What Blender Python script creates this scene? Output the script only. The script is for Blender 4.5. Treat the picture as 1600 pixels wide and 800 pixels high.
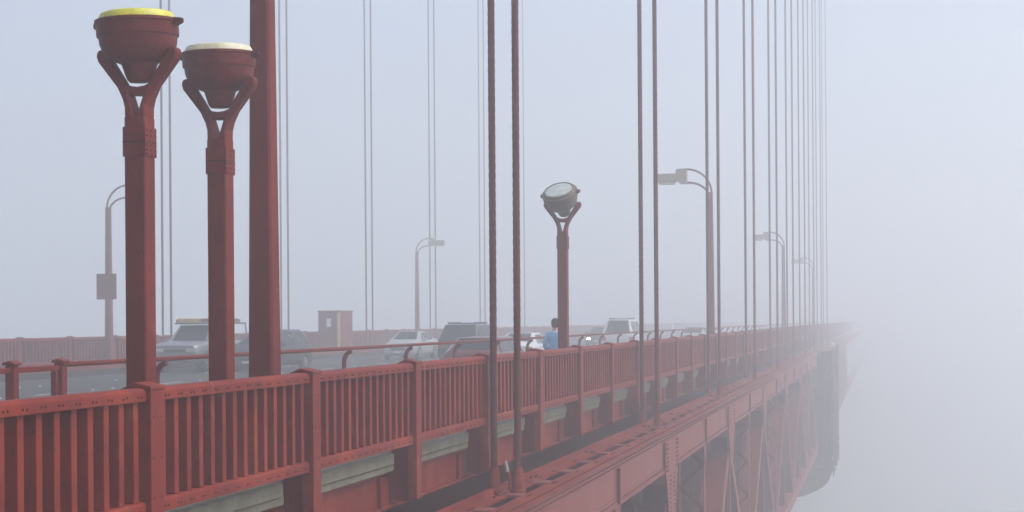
import bpy, bmesh, math, random
from math import radians as R, pi, sin, cos
from mathutils import Vector, Matrix
random.seed(7)
scene = bpy.context.scene
for o in list(bpy.data.objects): bpy.data.objects.remove(o)
col = scene.collection

# ------------------------------------------------------------------ camera, light, exposure
cam_d = bpy.data.cameras.new('camera'); cam = bpy.data.objects.new('camera', cam_d); col.objects.link(cam)
cam_d.sensor_width = 36.0; cam_d.lens = 54.0            # 2400 px focal length on a 1600 px frame
cam_d.shift_y = 0.0634
cam_d.clip_start = 0.1; cam_d.clip_end = 5000
YAW = math.atan(580/2400)
cam.matrix_world = Matrix.Translation((0, 0, 1.65)) @ Matrix.Rotation(YAW, 4, 'Z') @ Matrix.Rotation(pi/2, 4, 'X') @ Matrix.Rotation(R(-0.4), 4, 'Z')
scene.camera = cam

SUN_EL, SUN_AZ = R(54), R(90)                            # azimuth measured from +Y towards +X
w = bpy.data.worlds.new('World'); scene.world = w; w.use_nodes = True
nt = w.node_tree; bg = nt.nodes['Background']
sky = nt.nodes.new('ShaderNodeTexSky'); sky.sky_type = 'NISHITA'; sky.sun_disc = False
sky.sun_elevation = SUN_EL; sky.sun_rotation = SUN_AZ; sky.air_density = 1.0; sky.dust_density = 3.5; sky.ozone_density = 1.0
nt.links.new(sky.outputs[0], bg.inputs[0]); bg.inputs[1].default_value = 0.14
sd = bpy.data.lights.new('sun', 'SUN'); sd.energy = 1.3; sd.angle = R(22); sd.color = (1.0, 0.98, 0.955)
so = bpy.data.objects.new('sun', sd); col.objects.link(so)
sdir = Vector((sin(SUN_AZ)*cos(SUN_EL), cos(SUN_AZ)*cos(SUN_EL), sin(SUN_EL)))
so.rotation_euler = sdir.to_track_quat('Z', 'Y').to_euler(); so.location = (30, 20, 60)

vs = scene.view_settings
vs.view_transform = 'Standard'; vs.look = 'None'; vs.gamma = 1.0; vs.use_curve_mapping = False
vs.exposure = 0.72
scene.render.engine = 'CYCLES'
cy = scene.cycles
cy.use_denoising = True
cy.max_bounces = 14; cy.diffuse_bounces = 3; cy.glossy_bounces = 3; cy.transmission_bounces = 4
cy.volume_bounces = 10; cy.transparent_max_bounces = 8
cy.sample_clamp_indirect = 10

# ------------------------------------------------------------------ materials
def mat(name, base, rough=0.6, metal=0.0, var=0.0, scale=3.0, stretch=1.0, var2=None, bump=0.0, emit=None, spec=0.5, coat=0.0):
    m = bpy.data.materials.new(name); m.use_nodes = True
    n = m.node_tree; p = n.nodes['Principled BSDF']
    p.inputs['Base Color'].default_value = (*base, 1); p.inputs['Roughness'].default_value = rough
    p.inputs['Metallic'].default_value = metal; p.inputs['Specular IOR Level'].default_value = spec
    p.inputs['Coat Weight'].default_value = coat
    if emit: p.inputs['Emission Color'].default_value = (*emit[0], 1); p.inputs['Emission Strength'].default_value = emit[1]
    if var or var2 or bump:
        g = n.nodes.new('ShaderNodeNewGeometry'); mp = n.nodes.new('ShaderNodeMapping')
        mp.inputs['Scale'].default_value = (1, 1, stretch); n.links.new(g.outputs['Position'], mp.inputs[0])
        no = n.nodes.new('ShaderNodeTexNoise'); no.inputs['Scale'].default_value = scale; no.inputs['Detail'].default_value = 6
        no.inputs['Roughness'].default_value = 0.65
        n.links.new(mp.outputs[0], no.inputs['Vector'])
        cr = n.nodes.new('ShaderNodeValToRGB'); cr.color_ramp.elements[0].position = 0.30; cr.color_ramp.elements[1].position = 0.70
        lo = [c*(1-var) for c in base]; hi = [min(1, c*(1+var)) for c in base]
        if var2: lo = [a*(1-0.55)+b*0.55 for a, b in zip(base, var2)]
        cr.color_ramp.elements[0].color = (*lo, 1); cr.color_ramp.elements[1].color = (*hi, 1)
        n.links.new(no.outputs['Fac'], cr.inputs[0]); last = cr.outputs[0]
        # small dirt specks / streaks of a finer scale
        n2 = n.nodes.new('ShaderNodeTexNoise'); n2.inputs['Scale'].default_value = scale*7; n2.inputs['Detail'].default_value = 4
        n.links.new(mp.outputs[0], n2.inputs['Vector'])
        c2 = n.nodes.new('ShaderNodeValToRGB'); c2.color_ramp.elements[0].position = 0.30; c2.color_ramp.elements[1].position = 0.5
        c2.color_ramp.elements[0].color = (0.72, 0.70, 0.68, 1); c2.color_ramp.elements[1].color = (1, 1, 1, 1)
        n.links.new(n2.outputs['Fac'], c2.inputs[0])
        mx = n.nodes.new('ShaderNodeMix'); mx.data_type = 'RGBA'; mx.blend_type = 'MULTIPLY'; mx.inputs[0].default_value = 0.8
        n.links.new(last, mx.inputs[6]); n.links.new(c2.outputs[0], mx.inputs[7])
        n.links.new(mx.outputs[2], p.inputs['Base Color'])
        rr = n.nodes.new('ShaderNodeMapRange'); rr.inputs[3].default_value = max(0.05, rough-0.12); rr.inputs[4].default_value = min(1, rough+0.12)
        n.links.new(n2.outputs['Fac'], rr.inputs[0]); n.links.new(rr.outputs[0], p.inputs['Roughness'])
        if bump:
            b = n.nodes.new('ShaderNodeBump'); b.inputs['Strength'].default_value = bump; b.inputs['Distance'].default_value = 0.01
            n.links.new(n2.outputs['Fac'], b.inputs['Height']); n.links.new(b.outputs[0], p.inputs['Normal'])
    return m

def weather(m, fresh, rustc, amount=1.0):
    """repainted patches, grime runs and rusty spots over a painted-steel material"""
    n = m.node_tree; p = n.nodes['Principled BSDF']; src = p.inputs['Base Color'].links[0].from_socket
    g = n.nodes.new('ShaderNodeNewGeometry')
    def layer(scale, sc, lo, hi, colr, fac, detail=5):
        nonlocal src
        mp = n.nodes.new('ShaderNodeMapping'); mp.inputs['Scale'].default_value = sc; n.links.new(g.outputs['Position'], mp.inputs[0])
        no = n.nodes.new('ShaderNodeTexNoise'); no.inputs['Scale'].default_value = scale; no.inputs['Detail'].default_value = detail; n.links.new(mp.outputs[0], no.inputs['Vector'])
        cr = n.nodes.new('ShaderNodeMapRange'); cr.inputs[1].default_value = lo; cr.inputs[2].default_value = hi; cr.inputs[4].default_value = fac*amount
        n.links.new(no.outputs['Fac'], cr.inputs[0])
        mx = n.nodes.new('ShaderNodeMix'); mx.data_type = 'RGBA'; n.links.new(cr.outputs[0], mx.inputs[0]); n.links.new(src, mx.inputs[6]); mx.inputs[7].default_value = (*colr, 1)
        src = mx.outputs[2]
    layer(0.9, (1, 1, 1), 0.52, 0.60, fresh, 0.55)                    # touched-up patches
    layer(7.0, (1, 1, 0.10), 0.56, 0.72, [c*0.55 for c in fresh], 0.65)   # grime runs
    layer(22.0, (1, 1, 0.6), 0.65, 0.70, rustc, 0.8, 3)                # rusty spots
    layer(4.0, (1, 1, 0.5), 0.62, 0.75, (fresh[0]*1.15, fresh[1]*2.6, fresh[2]*3.2), 0.5) # chalky salt bloom
    n.links.new(src, p.inputs['Base Color'])
M = {}
M['red']      = mat('orange_red_paint', (0.165, 0.0185, 0.0105), 0.55, var=0.16, scale=1.7, stretch=0.35, bump=0.15, var2=(0.115, 0.012, 0.008), spec=0.12)
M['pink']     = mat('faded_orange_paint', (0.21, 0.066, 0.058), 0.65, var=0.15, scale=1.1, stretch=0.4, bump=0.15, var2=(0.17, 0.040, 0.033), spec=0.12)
M['deep']     = mat('deep_and_shaded_red', (0.135, 0.0155, 0.010), 0.55, var=0.14, scale=1.9, stretch=0.25, bump=0.12, spec=0.12)  # darker copy of the red; on inner truss steel it carries painted shade
M['shade']    = mat('dark_and_shaded_red', (0.07, 0.013, 0.010), 0.8, var=0.2, scale=1.0, spec=0.12)  # shade of the slots and underdeck put into the colour; also dark lugs
M['rivet_dark']     = mat('shadow_dark_rivets', (0.05, 0.010, 0.008), 0.8, spec=0.12)  # rivet heads coloured dark in place of their own small shadows
M['rope']     = mat('wire_rope_paint', (0.10, 0.024, 0.020), 0.6, var=0.2, scale=6, stretch=1.0, bump=0.2, spec=0.12)
M['concrete'] = mat('weathered_concrete', (0.20, 0.195, 0.145), 0.9, var=0.25, scale=2.2, bump=0.4, var2=(0.10, 0.11, 0.08), spec=0.12)
M['walk']     = mat('walkway_concrete', (0.22, 0.21, 0.19), 0.9, var=0.2, scale=1.5, bump=0.3, spec=0.12)
M['asphalt']  = mat('asphalt', (0.055, 0.056, 0.055), 0.85, var=0.2, scale=0.8, bump=0.3, spec=0.12)
M['kerb']     = mat('stained_kerb', (0.05, 0.042, 0.038), 0.9, var=0.3, scale=1.3, spec=0.12)
M['white']    = mat('road_paint_white', (0.75, 0.75, 0.72), 0.7, var=0.1, scale=5)
M['water']    = mat('sea_water', (0.02, 0.035, 0.04), 0.15, bump=0.6, var=0.2, scale=0.1)
M['tyre']     = mat('tyre_rubber', (0.015, 0.015, 0.016), 0.85)
M['rim']      = mat('alloy_rim', (0.45, 0.46, 0.47), 0.35, metal=0.8)
M['glass']    = mat('car_glass', (0.012, 0.015, 0.017), 0.12, spec=0.25)
M['black']    = mat('black_plastic', (0.02, 0.02, 0.021), 0.6)
M['chrome']   = mat('chrome', (0.6, 0.6, 0.62), 0.2, metal=0.9)
M['lampglass']= mat('headlamp_glass', (0.42, 0.43, 0.43), 0.15)
M['lit']      = mat('lit_headlamp', (0.9, 0.9, 0.85), 0.2, emit=((1, 0.95, 0.85), 6.0))
M['tail']     = mat('tail_lamp_red', (0.35, 0.01, 0.01), 0.25)
M['plate']    = mat('plate_white', (0.6, 0.6, 0.58), 0.5)
M['silver']   = mat('silver_car_paint', (0.19, 0.20, 0.21), 0.32, metal=0.3, coat=0.4)
M['palecar']  = mat('pale_grey_car_paint', (0.30, 0.31, 0.30), 0.35, coat=0.4)
M['whitecar'] = mat('white_car_paint', (0.60, 0.61, 0.62), 0.35, coat=0.4)
M['darkcar']  = mat('charcoal_car_paint', (0.016, 0.019, 0.021), 0.35, coat=0.15, spec=0.3)
M['greencar'] = mat('dark_green_car_paint', (0.012, 0.018, 0.016), 0.35, coat=0.15, spec=0.3)
M['redcar']   = mat('maroon_car_paint', (0.11, 0.010, 0.014), 0.3, coat=0.5)
M['yellow']   = mat('safety_yellow', (0.50, 0.36, 0.10), 0.5, var=0.15, scale=5)
M['lensyel']  = mat('yellow_lens_ring', (0.62, 0.60, 0.06), 0.4, var=0.2, scale=9)
M['lenscream']= mat('cream_lens_ring', (0.62, 0.60, 0.42), 0.4, var=0.15, scale=9)
M['lensglass']= mat('floodlight_glass', (0.42, 0.47, 0.44), 0.12, var=0.2, scale=8)
M['oldbowl']  = mat('dull_bronze_bowl', (0.13, 0.10, 0.075), 0.5, var=0.2, scale=5)
M['bowl']     = mat('floodlight_bowl_paint', (0.14, 0.021, 0.016), 0.5, var=0.15, scale=4, spec=0.12)
M['streetgrey']= mat('street_light_paint', (0.17, 0.060, 0.050), 0.6, var=0.12, scale=2, spec=0.12)
M['headgrey'] = mat('lamp_head_grey', (0.36, 0.31, 0.25), 0.6, var=0.1, scale=3)
M['net']      = mat('grey_green_netting', (0.045, 0.05, 0.045), 0.95, var=0.3, scale=0.7, stretch=0.4, bump=0.4, spec=0.12)
M['bronze']   = mat('weathered_timber', (0.16, 0.105, 0.075), 0.85, var=0.2, scale=2)
M['jacket']   = mat('blue_jacket_cloth', (0.22, 0.46, 0.72), 0.85, var=0.12, scale=14)
M['skin']     = mat('skin', (0.50, 0.30, 0.22), 0.6)
M['hair']     = mat('black_hair', (0.012, 0.010, 0.010), 0.7)
M['denim']    = mat('dark_trousers', (0.03, 0.035, 0.05), 0.9)

weather(M['red'], (0.26, 0.036, 0.016), (0.055, 0.018, 0.010))
weather(M['deep'], (0.19, 0.023, 0.013), (0.045, 0.013, 0.008), 0.8)
weather(M['pink'], (0.21, 0.055, 0.045), (0.06, 0.020, 0.012), 0.7)
weather(M['bowl'], (0.16, 0.022, 0.014), (0.05, 0.016, 0.010), 0.8)
# ------------------------------------------------------------------ helpers
class MB:
    def __init__(s): s.v = []; s.f = []; s.m = []; s.mats = []
    def mi(s, m):
        if m not in s.mats: s.mats.append(m)
        return s.mats.index(m)
    def add(s, vs, fs, m):
        b = len(s.v); s.v += [tuple(x) for x in vs]; k = s.mi(m)
        for f in fs: s.f.append([b+i for i in f]); s.m.append(k)
    def box(s, x0, x1, y0, y1, z0, z1, m):
        x0, x1 = min(x0, x1), max(x0, x1); y0, y1 = min(y0, y1), max(y0, y1); z0, z1 = min(z0, z1), max(z0, z1)
        s.add([(x0,y0,z0),(x1,y0,z0),(x1,y1,z0),(x0,y1,z0),(x0,y0,z1),(x1,y0,z1),(x1,y1,z1),(x0,y1,z1)],
              [(0,3,2,1),(4,5,6,7),(0,1,5,4),(1,2,6,5),(2,3,7,6),(3,0,4,7)], m)
    def prism(s, pts, axis, a, b, m):
        """2-D outline extruded along axis: 'x' -> pts are (y,z), 'y' -> (x,z), 'z' -> (x,y)."""
        n = len(pts)
        def P(p, t): return {'x': (t, p[0], p[1]), 'y': (p[0], t, p[1]), 'z': (p[0], p[1], t)}[axis]
        vs = [P(p, a) for p in pts] + [P(p, b) for p in pts]
        fs = [tuple(range(n)), tuple(range(2*n-1, n-1, -1))] + [(i, n+i, n+(i+1) % n, (i+1) % n) for i in range(n)]
        s.add(vs, fs, m)
    def bar(s, p, q, wx, wy, m, up=(0, 0, 1)):
        p, q = Vector(p), Vector(q); d = (q-p).normalized(); u = Vector(up)
        if abs(d.dot(u)) > 0.98: u = Vector((1, 0, 0))
        a = d.cross(u).normalized(); b = a.cross(d).normalized()
        vs = []
        for c in (p, q):
            for i, j in ((-1,-1),(1,-1),(1,1),(-1,1)): vs.append(c + a*i*wx/2 + b*j*wy/2)
        s.add(vs, [(0,1,2,3),(7,6,5,4),(0,4,5,1),(1,5,6,2),(2,6,7,3),(3,7,4,0)], m)
    def tube(s, pts, r, m, n=12, cap=True):
        pts = [Vector(p) for p in pts]; rr = r if isinstance(r, (list, tuple)) else [r]*len(pts)
        vs = []; fs = []; ref = None
        for i, p in enumerate(pts):
            d = (pts[min(i+1, len(pts)-1)] - pts[max(i-1, 0)]).normalized()
            if ref is None: ref = Vector((0,0,1)) if abs(d.z) < 0.9 else Vector((1,0,0))
            a = d.cross(ref).normalized(); b = a.cross(d).normalized(); ref = b if abs(d.dot(b)) < 0.5 else ref
            for k in range(n):
                t = 2*pi*k/n; vs.append(p + a*cos(t)*rr[i] + b*sin(t)*rr[i])
        for i in range(len(pts)-1):
            for k in range(n):
                fs.append((i*n+k, i*n+(k+1) % n, (i+1)*n+(k+1) % n, (i+1)*n+k))
        if cap: fs.append(tuple(range(n-1, -1, -1))); fs.append(tuple((len(pts)-1)*n+k for k in range(n)))
        s.add(vs, fs, m)
    def lathe(s, prof, m, n=32, axis='z', mtx=None):
        """prof: (r, h) pairs; revolved about the axis."""
        vs = []; fs = []
        for r, h in prof:
            for k in range(n):
                t = 2*pi*k/n
                v = {'z': (r*cos(t), r*sin(t), h), 'x': (h, r*cos(t), r*sin(t)), 'y': (r*sin(t), h, r*cos(t))}[axis]
                vs.append(mtx @ Vector(v) if mtx else v)
        for i in range(len(prof)-1):
            for k in range(n): fs.append((i*n+k, i*n+(k+1) % n, (i+1)*n+(k+1) % n, (i+1)*n+k))
        if prof[0][0] > 1e-4: fs.append(tuple(range(n-1, -1, -1)))
        if prof[-1][0] > 1e-4: fs.append(tuple((len(prof)-1)*n+k for k in range(n)))
        s.add(vs, fs, m)
    def rivet(s, p, nrm, r, h, m):
        p = Vector(p); n = Vector(nrm); u = Vector((0,0,1)) if abs(n.z) < 0.9 else Vector((1,0,0))
        a = n.cross(u).normalized(); b = n.cross(a)
        vs = []
        for rr, hh in ((1, 0), (0.65, 0.8)):
            for k in range(6):
                t = pi*k/3; vs.append(p + (a*cos(t)+b*sin(t))*r*rr + n*h*hh)
        vs.append(p+n*h)
        fs = [(k, (k+1) % 6, 6+(k+1) % 6, 6+k) for k in range(6)] + [(6+k, 6+(k+1) % 6, 12) for k in range(6)]
        s.add(vs, fs, m)
    def build(s, name, parent=None, smooth=False, bevel=0.0, seg=1, loc=None, angle=35):
        me = bpy.data.meshes.new(name); me.from_pydata(s.v, [], s.f)
        for m in s.mats: me.materials.append(M[m])
        me.polygons.foreach_set('material_index', s.m)
        bm = bmesh.new(); bm.from_mesh(me); bmesh.ops.recalc_face_normals(bm, faces=bm.faces); bm.to_mesh(me); bm.free()
        if smooth:
            me.polygons.foreach_set('use_smooth', [True]*len(me.polygons)); me.set_sharp_from_angle(angle=R(angle))
        o = bpy.data.objects.new(name, me); col.objects.link(o)
        if parent: o.parent = parent
        if loc: o.location = loc
        if bevel:
            b = o.modifiers.new('bevel', 'BEVEL'); b.width = bevel; b.segments = seg; b.limit_method = 'ANGLE'; b.angle_limit = R(40)
        return o

def tag(o, label=None, cat=None, group=None, kind=None):
    if label: o['label'] = label
    if cat: o['category'] = cat
    if group: o['group'] = group
    if kind: o['kind'] = kind
    return o
def empty(name, loc, rz=0.0):
    o = bpy.data.objects.new(name, None); col.objects.link(o); o.location = loc; o.rotation_euler = (0, 0, rz); o.empty_display_size = 0.3
    return o
def copy_tree(o, parent=None):
    c = o.copy(); col.objects.link(c)
    if parent: c.parent = parent
    for ch in o.children: copy_tree(ch, c)
    return c
def put(src, parent, loc):
    c = src.copy(); col.objects.link(c); c.parent = parent; c.location = loc
    return c

YEND = 480.0
XR, XRF = -6.15, -32.9            # near and far railing lines

# ------------------------------------------------------------------ the setting
m = MB(); m.box(-620, 620, -420, 820, -68.3, -68.0, 'water'); tag(m.build('water'), kind='structure')
m = MB(); m.box(-28.95, -10.08, -12, YEND, -0.62, -0.30, 'asphalt'); tag(m.build('road'), kind='structure')
m = MB()
for li, x in enumerate((-13.2, -16.3, -19.45, -22.6, -25.75)):
    y = -6.0
    while y < 200:
        if x == -19.45 or x == -22.6:
            m.box(x-0.05, x+0.05, y, y+1.8, -0.2965, -0.2955, 'white')
        for dy in (3.2, 4.4, 5.6):
            m.lathe([(0.055, -0.2975), (0.05, -0.285), (0.02, -0.276)], 'white', n=8, mtx=Matrix.Translation((x, y+dy, 0)))
        y += 7.3
tag(m.build('road_markings'), kind='structure')
# near walkway slab with its separate lip blocks between the railing posts
m = MB()
m.box(-9.95, -6.44, -12, YEND, -0.34, -0.08, 'walk')
y = 12.07 - 3.81*6
while y < YEND-4:
    j = random.uniform(-0.03, 0.03)
    m.box(-6.438, -6.285+j*0.4, y+0.16, y+3.81-0.34+j, -0.235, -0.082, 'concrete')
    m.box(-6.438, -6.335+j*0.4, y+0.16, y+3.81-0.20+j, -0.338, -0.237, 'concrete')
    y += 3.81
tag(m.build('sidewalk', bevel=0.015), kind='structure')
m = MB(); m.box(-32.6, -29.1, -12, YEND, -0.34, -0.08, 'walk'); tag(m.build('sidewalk'), kind='structure')
m = MB(); m.box(-10.07, -9.953, -12, YEND, -0.60, -0.07, 'walk'); tag(m.build('kerb', bevel=0.01), kind='structure')
m = MB(); m.box(-29.095, -28.955, -12, YEND, -0.60, -0.07, 'kerb'); tag(m.build('kerb', bevel=0.01), kind='structure')

m = MB(); m.box(-29.32, -29.20, -12, YEND, -0.079, 0.20, 'red'); m.box(-29.36, -29.16, -12, YEND, 0.2005, 0.25, 'red')
tag(m.build('wheel_guard'), 'low red steel guard along the far kerb behind the vehicles', 'guard rail')
# ------------------------------------------------------------------ pedestrian railing
def rail_parts(near):
    bay, rivets = 3.81, near
    post = MB()
    post.box(-0.03, 0.105, -0.12, 0.12, -0.72, 1.085, 'red')
    post.box(-0.27, -0.0305, -0.05, 0.05, -0.74, -0.02, 'red')          # deep bracket web below the walk
    post.box(-0.27, -0.0305, -0.12, 0.12, -0.76, -0.7405, 'red')
    # gabled cap that overhangs towards the walkway
    post.prism([(-0.185, 1.04), (-0.185, 1.085), (-0.04, 1.15), (0.115, 1.115), (0.115, 1.0855), (0.0, 1.0855), (-0.09, 1.1055), (-0.15, 1.04)], 'y', -0.14, 0.14, 'red')
    if rivets:
        for z in (0.16, 0.5, 0.85): 
            for yy in (-0.07, 0.07): post.rivet((0.105, yy, z), (1, 0, 0), 0.012, 0.008, 'rivet_dark')
    top = MB()
    y0, y1 = 0.126, bay-0.126
    top.prism([(-0.10, 0.985), (0.07, 0.985), (0.07, 1.07), (0.035, 1.10), (-0.06, 1.10), (-0.10, 1.065)], 'y', y0, y1, 'red')
    bot = MB()
    bot.prism([(-0.10, 0.015), (0.06, 0.015), (0.06, 0.115), (0.03, 0.135), (-0.07, 0.135), (-0.10, 0.115)], 'y', y0, y1, 'red')
    pick = MB(); n = 14; pitch = (y1-y0)/n
    for i in range(n):
        yc = y0+pitch*(i+0.5)
        pick.box(-0.13, 0.035, yc-0.043, yc+0.043, 0.1355, 0.9845, 'red')
        if rivets:
            for d in (-0.028, 0.028):
                top.rivet((0.07, yc+d, 1.03+random.uniform(-.005, .005)), (1, 0, 0), 0.015, 0.010, 'rivet_dark')
                bot.rivet((0.06, yc+d, 0.060), (1, 0, 0), 0.014, 0.009, 'rivet_dark')
    return post, top, bot, pick

def railing(x, k0, k1, label, near, flip):
    t = empty('pedestrian_railing', (x, 12.07+3.81*k0, 0), pi if flip else 0)
    tag(t, label, 'railing')
    def make(nr):
        p, tp, bt, pk = rail_parts(nr)
        bv = 0.008 if nr else 0
        return [p.build('post', t, bevel=bv), tp.build('top_rail', t, bevel=bv), bt.build('bottom_rail', t, bevel=bv), pk.build('picket_panel', t, bevel=0.005 if nr else 0)]
    srcs = {}
    for i in range(k1-k0):
        nr = near and (k0+i) < 12
        yy = 3.81*i*(-1 if flip else 1)
        if nr not in srcs:
            srcs[nr] = make(nr)
            for s in srcs[nr]: s.location = (0, yy, 0)
        else:
            for s in srcs[nr]: put(s, t, (0, yy, 0))
    if True:
        m = MB(); y0 = 3.81*(k1-k0); y1 = YEND-(12.07+3.81*k0)
        m.box(-0.10, 0.095, y0, y1, 1.005, 1.095, 'red'); m.box(-0.085, 0.085, y0, y1, 0.022, 0.13, 'red')
        y = y0
        while y < y1:
            m.box(-0.075, 0.075, y-0.125, y+0.125, -0.72, 1.14, 'red'); m.box(-0.27, -0.0755, y-0.045, y+0.045, -0.74, -0.02, 'red')
            yy = y+0.25
            while yy < y+3.6: m.box(-0.08, 0.06, yy-0.04, yy+0.04, 0.131, 1.004, 'red'); yy += 0.254
            y += 3.81
        if flip: m.v = [(a, -b, c) for a, b, c in m.v]
        tag(m.build('distant_bays', t), kind='stuff')
    return t
railing(XR, -3, 64, 'red steel railing with upright pickets along the near walkway edge', True, False)
railing(XRF, 4, 62, 'hazy red railing on the far side of the road, parapet behind the cars', False, True)

# handrail between walkway and road
t = empty('handrail', (-9.8, 17.4, -0.08)); tag(t, 'low tubular red handrail on bent posts between walkway and road', 'handrail')
L0 = Vector((-9.8, 17.4, -0.08))
m = MB(); m.tube([Vector((-9.66, 16.78, 1.16))-L0, Vector((-9.64, YEND, 1.16))-L0], 0.032, 'deep', 12); m.build('rail', t, smooth=True)
m = MB(); pts = [(0, 0, 0), (0, 0, 0.98)] + [(0.15*(1-cos(a)), 0, 0.98+0.20*sin(a)) for a in (R(15), R(35), R(55), R(75), R(90))]
m.tube(pts, 0.042, 'deep', 10); m.lathe([(0.11, 0.001), (0.11, 0.03), (0.07, 0.045)], 'deep', 12)
hp = m.build('post', t, smooth=True); hp.location = (0, 19.55-L0.y, 0)
for i in range(1, 60): put(hp, t, (0, 19.55+3.81*i-L0.y, 0))

# capped gate posts and gate rail at the start of the handrail
t = empty('walkway_gate', (-9.7, 16.5, -0.08)); tag(t, 'short red gate with two capped square posts at the left end of the handrail', 'gate')
def cap_post(y):
    m = MB(); m.box(-0.058, 0.058, -0.058, 0.058, 0, 1.26, 'red')
    m.prism([(-0.085, 1.262), (0.085, 1.262), (0.08, 1.29), (0.0, 1.315), (-0.08, 1.29)], 'y', -0.085, 0.085, 'red')
    return m.build('post', t, bevel=0.01, loc=(0, y-16.5, 0))
cap_post(15.75); cap_post(16.82)
m = MB(); m.box(-0.03, 0.03, -0.685, 0.255, 1.17, 1.235, 'red'); m.box(-0.035, 0.035, 0.14, 0.21, 0, 1.169, 'deep'); m.build('rail', t, bevel=0.01)
m = MB(); m.box(-0.03, 0.03, -1.9, -0.815, 1.17, 1.235, 'red'); m.build('rail', t, bevel=0.01)

# ------------------------------------------------------------------ deck steel below the walkway
m = MB()
m.box(-6.475, -6.455, -12, YEND, -0.80, -0.3405, 'red')
m.box(-6.60, -6.40, -12, YEND, -0.835, -0.8005, 'red')
y = 12.07-3.81*5
k = 0
while y < 150:
    if y < 70:
        for dz in (-0.45, -0.54, -0.63, -0.72):
            m.rivet((-6.4545, y+0.62, dz), (1, 0, 0), 0.024, 0.016, 'rivet_dark')
            m.rivet((-6.4545, y+3.3, dz), (1, 0, 0), 0.024, 0.016, 'rivet_dark')
        m.box(-6.4545, -6.41, y+3.26, y+3.40, -0.795, -0.40, 'red')
    y += 3.81
tag(m.build('fascia_girder'), 'riveted red girder running under the near concrete walkway edge', 'girder')
for i, x in enumerate((-7.35, -8.6, -10.4, -13.2, -16.3)):
    m = MB(); m.box(x-0.012, x+0.012, -12, YEND, -1.62, -0.64 if x < -10 else -0.3405, 'shade'); m.box(x-0.15, x+0.15, -12, YEND, -1.66, -1.6205, 'shade')  # underdeck shade is put into the beam colour
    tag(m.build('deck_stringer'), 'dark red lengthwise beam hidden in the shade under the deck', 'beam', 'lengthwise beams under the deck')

# ------------------------------------------------------------------ stiffening truss (near side)
XF, XI = -5.10, -5.98
ZT, ZB = -1.08, -1.97
YA, PAN = 37.4, 7.62
truss = empty('stiffening_truss', (-5.5, YA, -9.2)); tag(truss, 'long red riveted side truss of the bridge below the near walkway', 'truss')
def tb(mb, name, **k):
    o = mb.build(name, truss, **k); o.location = -truss.location; return o
m = MB()
Y0, Y1 = -4.0, 420.0
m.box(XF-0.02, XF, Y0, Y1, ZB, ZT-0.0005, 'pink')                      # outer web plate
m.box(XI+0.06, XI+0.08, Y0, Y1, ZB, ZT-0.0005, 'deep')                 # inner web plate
m.box(XF-0.36, XF+0.05, Y0, Y1, ZT, ZT+0.025, 'red')                  # top flange, outer strip
m.box(XI-0.02, XI+0.33, Y0, Y1, ZT, ZT+0.03, 'red')                   # top flange, inner strip
m.box(XI-0.03, XI+0.05, Y0, Y1, ZT+0.0305, ZT+0.11, 'red')             # kerb angle along the inner edge
m.box(XF+0.0005, XF+0.045, Y0, Y1, ZB-0.02, ZB+0.012, 'pink')          # bottom angle, outstanding leg
m.box(XF+0.0005, XF+0.018, Y0, Y1, ZB+0.0125, ZB+0.15, 'pink')         # bottom angle
m.box(XF+0.0005, XF+0.018, Y0, Y1, ZT-0.17, ZT-0.001, 'pink')          # top angle
m.box(XI+0.09, XF-0.03, Y0, Y1, ZB+0.03, ZB+0.05, 'shade'); m.box(XF-0.035, XF-0.022, Y0, Y1, ZB+0.06, ZT-0.03, 'shade'); m.box(XI+0.082, XI+0.10, Y0, Y1, ZB+0.06, ZT-0.03, 'shade')  # lining plates added to colour in the shade of the slot
y = Y0+0.3
while y < 240:
    m.box(XI+0.29, XF-0.325, y, y+0.36, ZT+0.005, ZT+0.045, 'pink')    # batten plates across the open slot
    if y < 80:
        for i in range(4):
            for xx in (XI+0.22, XF-0.24): m.rivet((xx, y+0.04+0.09*i, ZT+(0.03 if xx < -5.6 else 0.025)), (0, 0, 1), 0.02, 0.016, 'rivet_dark')
    y += PAN/4
y = 8.0
while y < 75:
    for z in (ZT-0.055, ZT-0.125, ZB+0.085): m.rivet((XF+0.018, y + (0.07 if z == ZT-0.125 else 0), z), (1, 0, 0), 0.025, 0.016, 'rivet_dark')
    m.rivet((XF-0.06, y, ZT+0.025), (0, 0, 1), 0.025, 0.016, 'rivet_dark')
    y += 0.16
y = 10
while y < 70:                                                           # clusters of bolts left on the inner strip
    if random.random() < 0.55:
        for i in range(random.randint(4, 10)):
            m.rivet((XI+random.uniform(0.02, 0.25), y+random.uniform(-.35, .35), ZT+0.03), (0, 0, 1), 0.024, 0.035, 'rivet_dark')
    y += 2.6
tb(m, 'top_chord')
ZL = -8.75
m = MB(); m.box(XF-0.04, XF, Y0, Y1, ZL-0.35, ZL+0.35, 'pink'); m.box(XI+0.06, XI+0.10, Y0, Y1, ZL-0.35, ZL+0.35, 'deep'); m.box(XI, XF+0.06, Y0, Y1, ZL+0.351, ZL+0.39, 'pink')
tb(m, 'bottom_chord')

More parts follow.
